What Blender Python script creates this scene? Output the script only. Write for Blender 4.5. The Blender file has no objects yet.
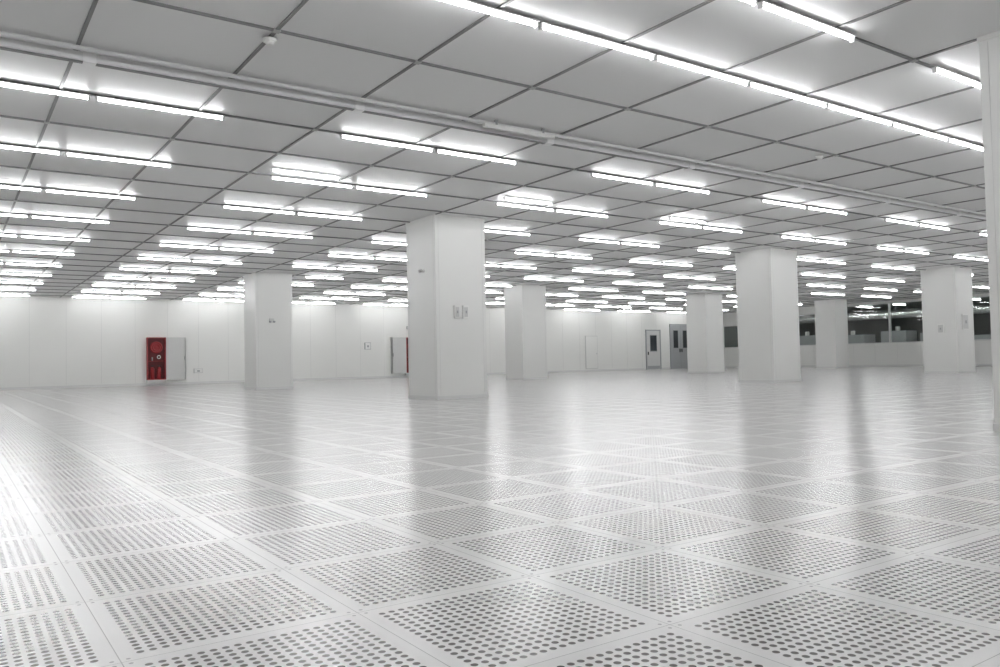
import bpy, bmesh, math, random
from mathutils import Vector, Matrix
random.seed(3)
sc = bpy.context.scene
F=800.0; HE=0.69; H=3.42
YAW=math.radians(34.7)
X0,X1,Y0,Y1=-10.0,40.0,-6.0,34.0

# ---------------------------------------------------------------- materials
def new_mat(name):
    m=bpy.data.materials.new(name); m.use_nodes=True
    nt=m.node_tree; b=nt.nodes['Principled BSDF']; return m,nt,b
def mat(name,col,rough=0.5,metal=0.0,noise=0.03,scale=3.0,emit=0,spec=0.5,bump=0.0):
    m,nt,b=new_mat(name)
    tc=nt.nodes.new('ShaderNodeTexCoord'); n=nt.nodes.new('ShaderNodeTexNoise')
    n.inputs['Scale'].default_value=scale; n.inputs['Detail'].default_value=3
    nt.links.new(tc.outputs['Object'],n.inputs['Vector'])
    r=nt.nodes.new('ShaderNodeMapRange')
    r.inputs['To Min'].default_value=1-noise; r.inputs['To Max'].default_value=1+noise
    nt.links.new(n.outputs['Fac'],r.inputs['Value'])
    mx=nt.nodes.new('ShaderNodeVectorMath'); mx.operation='SCALE'
    mx.inputs[0].default_value=col
    nt.links.new(r.outputs[0],mx.inputs['Scale'])
    nt.links.new(mx.outputs[0],b.inputs['Base Color'])
    b.inputs['Roughness'].default_value=rough; b.inputs['Metallic'].default_value=metal
    b.inputs['Specular IOR Level'].default_value=spec
    if bump>0:
        bp=nt.nodes.new('ShaderNodeBump'); bp.inputs['Strength'].default_value=bump; bp.inputs['Distance'].default_value=0.05
        nt.links.new(n.outputs['Fac'],bp.inputs['Height']); nt.links.new(bp.outputs[0],b.inputs['Normal'])
    if emit>0:
        b.inputs['Emission Color'].default_value=(*col,1); b.inputs['Emission Strength'].default_value=emit
    return m

M_wall=mat('white_wall_panel',(0.83,0.83,0.805),0.4,noise=0.015,scale=0.6)
M_seam=mat('panel_seam',(0.66,0.66,0.65),0.6)
M_col=mat('column_cladding',(0.79,0.79,0.77),0.35,noise=0.015,scale=1.0)
M_trim=mat('aluminium_trim',(0.72,0.72,0.71),0.35,0.1)
M_tbar=mat('ceiling_tbar',(0.22,0.22,0.22),0.45,0.2)
M_node=mat('tbar_cap',(0.45,0.45,0.45),0.4,0.2)
M_batten=mat('light_batten_white',(0.85,0.85,0.85),0.35)
M_tube=mat('fluorescent_tube',(0.98,0.987,1.0),0.3,noise=0.0,emit=28.5)
M_red=mat('fire_red',(0.34,0.02,0.025),0.4)
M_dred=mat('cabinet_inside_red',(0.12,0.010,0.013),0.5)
M_grey=mat('grey_steel',(0.36,0.37,0.38),0.4)
M_lgrey=mat('light_grey_paint',(0.62,0.62,0.61),0.4)
M_dark=mat('dark_rubber',(0.03,0.03,0.03),0.5)
M_dglass=mat('door_glass',(0.04,0.045,0.05),0.08,spec=0.6)
M_mgreen=mat('machine_green',(0.10,0.30,0.16),0.4)
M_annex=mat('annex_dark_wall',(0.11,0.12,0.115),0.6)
M_foil=mat('silver_duct_foil',(0.80,0.81,0.81),0.2,0.9,scale=9,bump=0.9)
M_white=mat('white_plastic',(0.82,0.82,0.80),0.4)
M_duct=mat('duct_white_metal',(0.76,0.76,0.76),0.3)

def glass_mat():
    m,nt,b=new_mat('window_pane_glass'); N=nt.nodes.new; L=nt.links.new
    nt.nodes.remove(b); out=nt.nodes['Material Output']
    tr=N('ShaderNodeBsdfTransparent'); tr.inputs[0].default_value=(0.84,0.90,0.86,1)
    gl=N('ShaderNodeBsdfGlossy'); gl.inputs['Roughness'].default_value=0.015
    fr=N('ShaderNodeFresnel'); fr.inputs['IOR'].default_value=1.7
    tc=N('ShaderNodeTexCoord'); nz=N('ShaderNodeTexNoise'); nz.inputs['Scale'].default_value=1.6; nz.inputs['Detail'].default_value=2
    L(tc.outputs['Object'],nz.inputs['Vector'])
    bp=N('ShaderNodeBump'); bp.inputs['Strength'].default_value=0.05; bp.inputs['Distance'].default_value=0.05
    L(nz.outputs['Fac'],bp.inputs['Height']); L(bp.outputs[0],gl.inputs['Normal'])
    mx=N('ShaderNodeMixShader'); L(fr.outputs[0],mx.inputs[0]); L(tr.outputs[0],mx.inputs[1]); L(gl.outputs[0],mx.inputs[2])
    L(mx.outputs[0],out.inputs['Surface']); return m
M_glass=glass_mat()

def floor_mat():
    m,nt,b=new_mat('perforated_raised_floor'); N=nt.nodes.new; L=nt.links.new
    geo=N('ShaderNodeNewGeometry'); sep=N('ShaderNodeSeparateXYZ'); L(geo.outputs['Position'],sep.inputs[0])
    def M(op,a,bv=None,c=None):
        n=N('ShaderNodeMath'); n.operation=op
        for i,v in enumerate((a,bv,c)):
            if v is None: continue
            if isinstance(v,(int,float)): n.inputs[i].default_value=v
            else: L(v,n.inputs[i])
        return n.outputs[0]
    T=0.6; nh=18; marg=0.036
    def local(s,off):
        return M('MODULO',M('ADD',s,-off+T*100),T)      # 0..T, joint at 0
    lx=local(sep.outputs['X'],0.34); ly=local(sep.outputs['Y'],0.28)
    pitch=(T-2*marg)/nh
    def cell(l):
        u=M('DIVIDE',M('SUBTRACT',l,marg),pitch)
        f=M('SUBTRACT',M('FRACT',u),0.5)
        ins=M('MULTIPLY',M('GREATER_THAN',l,marg),M('LESS_THAN',l,T-marg))
        return f,ins
    fx,ix=cell(lx); fy,iy=cell(ly)
    d=M('SQRT',M('ADD',M('MULTIPLY',fx,fx),M('MULTIPLY',fy,fy)))
    hole=N('ShaderNodeMapRange'); hole.interpolation_type='SMOOTHSTEP'
    L(d,hole.inputs['Value']); hole.inputs['From Min'].default_value=0.29; hole.inputs['From Max'].default_value=0.34
    hole.inputs['To Min'].default_value=1; hole.inputs['To Max'].default_value=0
    hm=M('MULTIPLY',hole.outputs[0],M('MULTIPLY',ix,iy))
    # joints
    def joint(l):
        e=M('MINIMUM',l,M('SUBTRACT',T,l)); return M('LESS_THAN',e,0.0013)
    jm=M('MAXIMUM',joint(lx),joint(ly))
    # corner screws
    ex=M('MINIMUM',lx,M('SUBTRACT',T,lx)); ey=M('MINIMUM',ly,M('SUBTRACT',T,ly))
    sx=M('SUBTRACT',ex,0.018); sy=M('SUBTRACT',ey,0.018)
    sd=M('SQRT',M('ADD',M('MULTIPLY',sx,sx),M('MULTIPLY',sy,sy)))
    screw=M('LESS_THAN',sd,0.0055)
    # per tile tint
    cx=M('FLOOR',M('DIVIDE',M('ADD',sep.outputs['X'],-0.34+60),T)); cy=M('FLOOR',M('DIVIDE',M('ADD',sep.outputs['Y'],-0.28+60),T))
    cmb=N('ShaderNodeCombineXYZ'); L(cx,cmb.inputs[0]); L(cy,cmb.inputs[1])
    wn=N('ShaderNodeTexWhiteNoise'); wn.noise_dimensions='3D'; L(cmb.outputs[0],wn.inputs['Vector'])
    tint=M('MULTIPLY_ADD',wn.outputs['Value'],0.04,0.79)
    nz=N('ShaderNodeTexNoise'); nz.inputs['Scale'].default_value=1.3; nz.inputs['Detail'].default_value=5
    L(geo.outputs['Position'],nz.inputs['Vector'])
    tint=M('ADD',tint,M('MULTIPLY',M('SUBTRACT',nz.outputs['Fac'],0.5),0.05))
    c=N('ShaderNodeCombineColor'); L(tint,c.inputs[0]); L(M('MULTIPLY',tint,0.995),c.inputs[1]); L(M('MULTIPLY',tint,0.98),c.inputs[2])
    def mix(fac,a,col):
        n=N('ShaderNodeMix'); n.data_type='RGBA'; L(fac,n.inputs[0]); L(a,n.inputs[6]); n.inputs[7].default_value=col; return n.outputs[2]
    k=mix(jm,c.outputs[0],(0.42,0.42,0.41,1)); k=mix(screw,k,(0.40,0.40,0.40,1)); k=mix(hm,k,(0.085,0.077,0.072,1))
    L(k,b.inputs['Base Color'])
    b.inputs['Roughness'].default_value=0.215
    L(M('MULTIPLY_ADD',hm,-0.15,0.50),b.inputs['Specular IOR Level'])
    b.inputs['IOR'].default_value=1.5
    return m
M_floor=floor_mat()

PX,PY=1.30,1.225; GX,GY=2.2,3.83
def ceil_mat():
    m,nt,b=new_mat('ceiling_filter_panel'); N=nt.nodes.new; L=nt.links.new
    geo=N('ShaderNodeNewGeometry')
    mp=N('ShaderNodeVectorMath'); mp.operation='SUBTRACT'; mp.inputs[1].default_value=(GX-PX*50,GY-PY*50,0)
    L(geo.outputs['Position'],mp.inputs[0])
    dv=N('ShaderNodeVectorMath'); dv.operation='DIVIDE'; dv.inputs[1].default_value=(PX,PY,100)
    L(mp.outputs[0],dv.inputs[0])
    fl=N('ShaderNodeVectorMath'); fl.operation='FLOOR'; L(dv.outputs[0],fl.inputs[0])
    wn=N('ShaderNodeTexWhiteNoise'); L(fl.outputs[0],wn.inputs['Vector'])
    r=N('ShaderNodeMapRange'); L(wn.outputs['Value'],r.inputs['Value']); r.inputs['To Min'].default_value=0.74; r.inputs['To Max'].default_value=0.83
    c=N('ShaderNodeCombineColor')
    for i in range(3): L(r.outputs[0],c.inputs[i])
    L(c.outputs[0],b.inputs['Base Color']); b.inputs['Roughness'].default_value=0.4; b.inputs['Specular IOR Level'].default_value=0.3
    return m
M_ceil=ceil_mat()

# ---------------------------------------------------------------- mesh builder
class MB:
    def __init__(s): s.v=[];s.f=[];s.mi=[];s.mats=[];s.sm=[]
    def m(s,mat):
        if mat not in s.mats: s.mats.append(mat)
        return s.mats.index(mat)
    def box(s,x0,x1,y0,y1,z0,z1,mat):
        k=len(s.v); i=s.m(mat)
        s.v+=[(x0,y0,z0),(x1,y0,z0),(x1,y1,z0),(x0,y1,z0),(x0,y0,z1),(x1,y0,z1),(x1,y1,z1),(x0,y1,z1)]
        for q in ((0,3,2,1),(4,5,6,7),(0,1,5,4),(1,2,6,5),(2,3,7,6),(3,0,4,7)):
            s.f.append(tuple(k+a for a in q)); s.mi.append(i); s.sm.append(False)
    def cyl(s,p,axis,r,length,mat,n=16,r2=None,smooth=True):
        if r2 is None: r2=r
        i=s.m(mat); k=len(s.v); p=Vector(p); a=Vector(axis).normalized()
        u=a.orthogonal().normalized(); w=a.cross(u)
        for j in range(n):
            t=2*math.pi*j/n; s.v.append(tuple(p+(u*math.cos(t)+w*math.sin(t))*r))
        for j in range(n):
            t=2*math.pi*j/n; s.v.append(tuple(p+a*length+(u*math.cos(t)+w*math.sin(t))*r2))
        for j in range(n):
            s.f.append((k+j,k+(j+1)%n,k+n+(j+1)%n,k+n+j)); s.mi.append(i); s.sm.append(smooth)
        s.f.append(tuple(k+j for j in reversed(range(n)))); s.mi.append(i); s.sm.append(False)
        s.f.append(tuple(k+n+j for j in range(n))); s.mi.append(i); s.sm.append(False)
    def torus(s,c,axis,R,r,mat,n=28,q=8):
        i=s.m(mat);k=len(s.v);c=Vector(c);a=Vector(axis).normalized();u=a.orthogonal().normalized();w=a.cross(u)
        for j in range(n):
            t=2*math.pi*j/n; d=u*math.cos(t)+w*math.sin(t)
            for l in range(q):
                h=2*math.pi*l/q; s.v.append(tuple(c+d*(R+r*math.cos(h))+a*r*math.sin(h)))
        for j in range(n):
            for l in range(q):
                s.f.append((k+j*q+l,k+((j+1)%n)*q+l,k+((j+1)%n)*q+(l+1)%q,k+j*q+(l+1)%q)); s.mi.append(i); s.sm.append(True)
    def build(s,name,bevel=0,parent=None):
        me=bpy.data.meshes.new(name); me.from_pydata(s.v,[],s.f)
        for mt in s.mats: me.materials.append(mt)
        me.polygons.foreach_set('material_index',s.mi); me.polygons.foreach_set('use_smooth',s.sm); me.update()
        o=bpy.data.objects.new(name,me); sc.collection.objects.link(o)
        if bevel:
            b=o.modifiers.new('bevel','BEVEL'); b.width=bevel; b.segments=2; b.limit_method='ANGLE'
        if parent: o.parent=parent
        return o

# ---------------------------------------------------------------- shell
XA=47.0   # far side of the dark equipment room behind the right-hand windows
b=MB(); b.box(X0-.2,XA+.2,Y0-.2,Y1+.2,-0.15,0,M_floor); b.build('floor')
b=MB(); b.box(X0-.2,XA+.2,Y0-.2,Y1+.2,H,H+0.15,M_ceil); b.build('ceiling')
WINS=[(14.0,25.3,1.2,3.3),(26.4,29.8,1.2,3.0),(31.6,33.3,1.2,2.6)]
def wall(name,axis,pos,a0,a1,sgn,step=1.2,holes=()):
    b=MB(); t=0.15; lo,hi=(pos,pos+t) if sgn<0 else (pos-t,pos)
    if axis=='y': b.box(a0,a1,lo,hi,0,H,M_wall)
    else:
        c=a0
        for (h0,h1,z0,z1) in holes:
            b.box(lo,hi,c,h0,0,H,M_wall); b.box(lo,hi,h0,h1,0,z0,M_wall); b.box(lo,hi,h0,h1,z1,H,M_wall); c=h1
        b.box(lo,hi,c,a1,0,H,M_wall)
    e=0.003*sgn
    k=a0+0.5
    while k<a1:
        p0,p1=sorted((pos,pos+e)); ht=H
        for (h0,h1,z0,z1) in holes:
            if h0-.01<k<h1+.01: ht=z0-.05
        if axis=='y': b.box(k-.004,k+.004,p0,p1,0.12,ht,M_seam)
        else: b.box(p0,p1,k-.004,k+.004,0.12,ht,M_seam)
        k+=step
    b.build(name)
    b=MB(); p0,p1=sorted((pos,pos+0.02*sgn))
    if axis=='y': b.box(a0,a1,p0,p1,0,0.1,M_trim)
    else: b.box(p0,p1,a0,a1,0,0.1,M_trim)
    b.build('baseboard_'+name[5:],0.004)
wall('wall_back','y',Y1,X0,X1,-1)
wall('wall_front','y',Y0,X0,X1,1)
wall('wall_left','x',X0,Y0,Y1,1)
wall('wall_right','x',X1,Y0,Y1,-1,holes=WINS)
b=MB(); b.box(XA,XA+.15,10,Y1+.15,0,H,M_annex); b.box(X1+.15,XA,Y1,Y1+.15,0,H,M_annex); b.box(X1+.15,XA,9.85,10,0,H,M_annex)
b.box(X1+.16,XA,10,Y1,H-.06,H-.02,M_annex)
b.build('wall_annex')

# ceiling T-bar grid
b=MB(); w=0.014
xs=[];k=GX-PX*20
while k<X1:
    if k>X0: xs.append(k)
    k+=PX
ys=[];k=GY-PY*12
while k<Y1:
    if k>Y0: ys.append(k)
    k+=PY
for x in xs: b.box(x-w,x+w,Y0,Y1,H-0.014,H,M_tbar)
for y in ys: b.box(X0,X1,y-w,y+w,H-0.017,H,M_tbar)
for x in xs:
    for y in ys: b.box(x-.028,x+.028,y-.028,y+.028,H-0.021,H,M_node)
b.build('ceiling_grid')

# columns layout (corner positions)
CW=1.1
COLS=[]
for i in range(-1,4):
    COLS.append((7.38+9.6*i,2.15))
    COLS.append((7.38+9.6*i+({1:.21}.get(i,0)),12.7))
    COLS.append((7.38+9.6*i+({2:.15}.get(i,0)),23.1))
def in_col(x0,x1,y):
    for cx,cy in COLS:
        if cy-0.1<y<cy+CW+0.1 and x1>cx-0.05 and x0<cx+CW+0.05: return True
    return False
b=MB()
def fixture(x0,x1,y):
    if in_col(x0,x1,y) or x0<X0+.1 or x1>X1-.1: return
    zt=H-0.021
    b.box(x0,x1,y-.032,y+.032,zt-.012,zt,M_batten)
    b.box(x0,x0+.02,y-.018,y+.018,zt-.052,zt-.012,M_batten)
    b.box(x1-.02,x1,y-.018,y+.018,zt-.052,zt-.012,M_batten)
    b.cyl((x0+.02,y,zt-.028),(1,0,0),0.0145,x1-x0-.04,M_tube,n=6)
rows=[]
for k in range(-5,13):
    y=8.72+2*PY*k
    if k in (-1,-2): continue
    if Y0+.5<y<Y1-0.4: rows.append(y)
rows+=[3.80]
for y in rows:
    k=-6
    while True:
        s=3.80+3*PX*k
        if s>X1: break
        for j in (0,1): fixture(s+j*PX+.01,s+(j+1)*PX-.04,y)
        k+=1
for k in range(-14,30):
    fixture(3.9+PX*k+.01,3.9+PX*(k+1)-.01,5.0)
for k in range(0,3):
    fixture(3.66+3*PX*k,3.66+3*PX*k+1.0,10.72)
b.build('fluorescent_ceiling_lights')

# cable duct rail
b=MB(); y=7.56
b.box(X0,X1,y-.045,y+.045,H-.10,H-.03,M_duct)
b.box(X0,X1,y-.02,y+.02,H-.112,H-.10,M_tbar)
k=X0+1
while k<X1:
    b.box(k-.05,k+.05,y-.055,y+.055,H-.115,H-.0,M_batten); k+=2.5
b.cyl((X0,y-.17,H-.045),(1,0,0),.02,X1-X0,M_duct,n=10)
b.build('ceiling_cable_duct')
# smoke detectors
def detector(x,y):
    b=MB(); b.cyl((x,y,H-.021),(0,0,-1),.06,.02,M_white,24); b.cyl((x,y,H-.041),(0,0,-1),.05,.03,M_white,24,r2=.025)
    b.build('smoke_detector')
for p in ((2.2,6.45),(9.8,6.4),(2.2,16.2),(17.4,6.4),(9.8,16.2)): detector(*p)
b=MB(); b.box(4.95,5.95,7.36,7.41,H-.10,H-.06,M_white); b.box(5.1,5.13,7.37,7.4,H-.07,H,M_grey); b.box(5.77,5.8,7.37,7.4,H-.07,H,M_grey)
b.build('ceiling_sensor_bar')

# ---------------------------------------------------------------- columns
def column(x,y):
    b=MB(); w=CW
    b.box(x,x+w,y,y+w,0,H,M_col)
    e=.003
    for s in (0.07,w-0.07):
        b.box(x+s-.002,x+s+.002,y-e,y+w+e,0.1,H-.06,M_seam)
        b.box(x-e,x+w+e,y+s-.002,y+s+.002,0.1,H-.06,M_seam)
    b.box(x-.010,x+w+.010,y-.010,y+w+.010,0,0.07,M_trim)
    b.box(x-.012,x+w+.012,y-.012,y+w+.012,H-.045,H-.0,M_col)
    b.build('column',0.006)
for cx,cy in COLS: column(cx,cy)

# ---------------------------------------------------------------- wall things
def hose_cabinet(x,left_door):
    e=bpy.data.objects.new('fire_hose_cabinet',None); sc.collection.objects.link(e); e.location=(x,Y1-.004,0)
    W=.70;z0,z1=.22,1.9;d=.2
    b=MB()
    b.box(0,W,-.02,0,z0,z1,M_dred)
    for a in ((0,.03),(W-.03,W)): b.box(a[0],a[1],-d,0,z0,z1,M_red)
    b.box(0,W,-d,0,z0,z0+.03,M_red); b.box(0,W,-d,0,z1-.03,z1,M_red); b.box(.03,W-.03,-d+.02,0,.95,.97,M_red)
    b.box(0,W,-d,0,0.1,z0,M_lgrey)
    b.build('cabinet_body',.004,e)
    b=MB(); c=(W/2,-.12,1.5)
    b.torus(c,(0,1,0),.2,.035,M_red); b.torus(c,(0,1,0),.13,.03,M_red); b.cyl((W/2,-.16,1.5),(0,1,0),.06,.1,M_red)
    b.cyl((W/2,-.10,1.5),(0,1,0),.23,.01,M_red,28)
    b.torus((W/2+.1,-.1,1.12),(0,1,0),.06,.015,M_white)
    b.cyl((W/2-.15,-.1,.97),(0,0,1),.025,.15,M_grey)
    b.build('hose_reel',0,e)
    for xx in (.2,.45):
        b=MB(); b.cyl((xx,-.11,z0+.03),(0,0,1),.075,.42,M_red,20); b.cyl((xx,-.11,z0+.45),(0,0,1),.075,.06,M_red,20,r2=.025)
        b.cyl((xx,-.11,z0+.51),(0,0,1),.02,.05,M_dark,12); b.box(xx-.05,xx+.06,-.12,-.10,z0+.55,z0+.57,M_dark)
        b.build('extinguisher',0,e)
    b=MB(); D=.74
    x0,x1=(-D,0) if left_door else (W,W+D)
    b.box(x0,x1,-d,-d+.04,z0-.02,z1,M_lgrey)
    b.box(x0+.03,x1-.03,-d-.006,-d,z0+.03,z1-.05,M_lgrey)
    hx=x0+.04 if left_door else x1-.04
    b.box(hx-.012,hx+.012,-d-.04,-d,1.0,1.15,M_grey)
    b.box(x0,x0+.03,-d,0,z0-.02,z1,M_lgrey) if left_door else b.box(x1-.03,x1,-d,0,z0-.02,z1,M_grey)
    b.build('cabinet_door',.004,e)
hose_cabinet(6.5,False); hose_cabinet(17.97,True)

def door(name,x,W,Ht,leaves,frame):
    e=bpy.data.objects.new(name,None); sc.collection.objects.link(e); e.location=(x,Y1,0)
    b=MB(); f=.07
    b.box(-f,0,-.06,0,0,Ht+f,frame); b.box(W,W+f,-.06,0,0,Ht+f,frame); b.box(-f,W+f,-.06,0,Ht,Ht+f,frame)
    b.build('frame',.005,e)
    lw=W/leaves
    for i in range(leaves):
        b=MB(); a=i*lw+.006; c=(i+1)*lw-.006
        b.box(a,c,-.045,-.003,0.01,Ht-.005,M_lgrey if leaves==1 else M_grey)
        m=(a+c)/2; g=lw*.24
        b.box(m-g-.03,m+g+.03,-.052,-.045,Ht*.46,Ht*.90,M_grey)
        b.box(m-g,m+g,-.056,-.052,Ht*.48,Ht*.88,M_dglass)
        hx=a+.08 if (i==leaves-1) else c-.08
        b.box(hx-.02,hx+.02,-.10,-.045,Ht*.38,Ht*.46,M_dark)
        b.box(a+.03,c-.03,-.05,-.045,.03,.22,M_grey)
        b.build('leaf',.003,e)
door('door_1',34.05,1.1,2.3,1,M_grey)
door('door_2',36.1,1.65,2.65,2,M_grey)
b=MB(); b.box(29.3,30.2,Y1-.03,Y1-.004,.15,2.0,M_lgrey); b.box(29.33,30.17,Y1-.04,Y1-.03,.18,1.97,M_wall); b.cyl((30.1,Y1-.04,1.0),(0,-1,0),.02,.03,M_grey); b.build('access_hatch',.003)
def wbox(name,x,z,w,h,m=M_lgrey):
    b=MB(); b.box(x,x+w,Y1-.06,Y1-.003,z,z+h,m); b.box(x+.02,x+w-.02,Y1-.065,Y1-.06,z+.02,z+h-.02,M_white); b.box(x+w*.35,x+w*.65,Y1-.075,Y1-.065,z+h*.3,z+h*.6,M_grey); b.build(name,.004)
wbox('control_box',15.9,1.35,.3,.32,M_grey)
wbox('power_socket',8.3,.45,.35,.18)
wbox('power_socket',11.9,.45,.3,.16)
wbox('sensor_box',18.1,2.3,.14,.14,M_grey)

# windows in right wall
def window(name,y0,y1,z0,z1,n):
    e=bpy.data.objects.new(name,None); sc.collection.objects.link(e); e.location=(X1,0,0)
    b=MB(); f=.05
    b.box(-.03,.15,y0,y1,z0,z0+f,M_trim); b.box(-.03,.15,y0,y1,z1-f,z1,M_trim)
    for i in range(n+1):
        y=y0+(y1-y0)*i/n; y=min(max(y,y0+f/2),y1-f/2); b.box(-.03,.15,y-f/2,y+f/2,z0+f,z1-f,M_trim)
    b.build('frame',.004,e)
    b=MB()
    for i in range(n):
        a=y0+(y1-y0)*i/n; c=y0+(y1-y0)*(i+1)/n
        k=len(b.v); b.v+=[(.05,a+.02,z0+.02),(.05,c-.02,z0+.02),(.05,c-.02,z1-.02),(.05,a+.02,z1-.02)]
        b.f.append((k,k+3,k+2,k+1)); b.mi.append(b.m(M_glass)); b.sm.append(False)
    b.build('glass',0,e)
window('window_1',31.6,33.3,1.2,2.6,1)
window('window_2',26.4,29.8,1.2,3.0,2)
window('window_3',14.0,25.3,1.2,3.3,4)

# invented machines and foil ducts, and added lamps, inside the equipment room
def machine(x,y,w,d,h,m):
    b=MB(); b.box(x,x+d,y,y+w,.12,h*.62,m); b.box(x+.15,x+d,y+.08,y+w-.08,h*.62,h,m if m is not M_dark else M_grey)
    for a in (y+.05,y+w-.15):
        for c in (x+.05,x+d-.15): b.box(c,c+.1,a,a+.1,0,.12,M_dark)
    b.box(x-.02,x,y+.15,y+w*.45,h*.3,h*.52,M_dark); b.box(x-.02,x,y+w*.55,y+w-.1,h*.15,h*.55,M_grey)
    b.cyl((x+d*.5,y+w*.5,h),(0,0,1),.12,.25,M_lgrey,16)
    b.build('process_machine',.01)
random.seed(5)
yy=14.5
while yy<31:
    wd=random.uniform(1.4,2.3); machine(42.6+random.uniform(0,.8),yy,wd,1.3,random.uniform(1.5,1.95),random.choice([M_mgreen,M_grey,M_dark,M_dark])); yy+=wd+random.uniform(.6,1.6)
b=MB()
b.cyl((43.4,11,2.85),(0,1,0),.24,22,M_foil,24); b.cyl((44.6,11,2.95),(0,1,0),.2,22,M_mgreen,24)
for y in range(12,33,2):
    b.torus((43.4,y,2.85),(0,1,0),.245,.02,M_foil); b.box(43.38,43.42,y-.02,y+.02,3.05,H-.06,M_grey); b.box(44.58,44.62,y-.02,y+.02,3.1,H-.06,M_grey)
b.build('ventilation_ducts')
b=MB()
y=13.5
while y<33:
    zt=H-.06
    b.box(41.3,42.6,y-.05,y+.05,zt-.05,zt,M_batten); b.cyl((41.33,y,zt-.085),(1,0,0),.028,1.24,M_tube,8)
    b.box(41.3,41.33,y-.03,y+.03,zt-.115,zt-.05,M_batten); b.box(42.57,42.6,y-.03,y+.03,zt-.115,zt-.05,M_batten)
    y+=1.9
b.build('annex_added_lights')  # made-up tube row, added so the windows look brighter

# column-mounted items
def colbox(name,x,y,z,w,h,face,m=M_white):
    b=MB()
    if face=='y':
        b.box(x,x+w,y-.045,y,z,z+h,m); b.box(x+.02,x+w-.02,y-.052,y-.045,z+.03,z+h-.03,M_lgrey); b.box(x+w*.4,x+w*.6,y-.06,y-.052,z+h*.4,z+h*.6,M_grey)
    else:
        b.box(x-.045,x,y,y+w,z,z+h,m); b.box(x-.052,x-.045,y+.02,y+w-.02,z+.03,z+h-.03,M_lgrey); b.box(x-.06,x-.052,y+w*.4,y+w*.6,z+h*.4,z+h*.6,M_grey)
    b.build(name,.004)
cx,cy=7.38,12.7
colbox('switch_panel',cx+.37,cy,1.50,.12,.24,'y'); colbox('switch_panel',cx+.56,cy,1.50,.12,.24,'y')
b=MB(); b.cyl((cx,cy+.45,2.42),(-1,0,0),.04,.03,M_white,20); b.cyl((cx-.03,cy+.45,2.42),(-1,0,-.3),.03,.07,M_lgrey,16); b.build('security_camera')
c2=cy+10.4
b=MB(); b.box(cx+.4,cx+.52,c2-.05,c2,1.95,2.07,M_lgrey); b.cyl((cx+.40,c2-.05,1.98),(0,-1,-.2),.03,.05,M_grey,16); b.cyl((cx+.52,c2-.05,1.98),(0,-1,-.2),.03,.05,M_grey,16); b.build('emergency_light')
colbox('switch_panel',cx+19.2+.3,cy,1.4,.35,.5,'y')
colbox('switch_panel',cx+19.2,cy+.4,1.3,.2,.3,'x')

# ---------------------------------------------------------------- world + camera
w=bpy.data.worlds.new('world'); sc.world=w; w.use_nodes=True
w.node_tree.nodes['Background'].inputs[0].default_value=(0.8,0.82,0.85,1); w.node_tree.nodes['Background'].inputs[1].default_value=0.3
cam=bpy.data.cameras.new('camera'); co=bpy.data.objects.new('camera',cam); sc.collection.objects.link(co); sc.camera=co
cam.sensor_width=36; cam.sensor_fit='HORIZONTAL'; cam.lens=F*36/1000; cam.clip_end=200; cam.clip_start=.05
p=math.atan(27.5/F); r=math.atan(.0202)
fwd0=Vector((math.sin(YAW),math.cos(YAW),0)); r0=Vector((math.cos(YAW),-math.sin(YAW),0)); up=Vector((0,0,1))
fwd=fwd0*math.cos(p)+up*math.sin(p); u0=-fwd0*math.sin(p)+up*math.cos(p)
R=r0*math.cos(r)-u0*math.sin(r); U=r0*math.sin(r)+u0*math.cos(r)
m=Matrix((R,U,-fwd)).transposed().to_4x4(); m.translation=Vector((0,0,HE)); co.matrix_world=m
sc.view_settings.view_transform='Standard'; sc.view_settings.look='None'
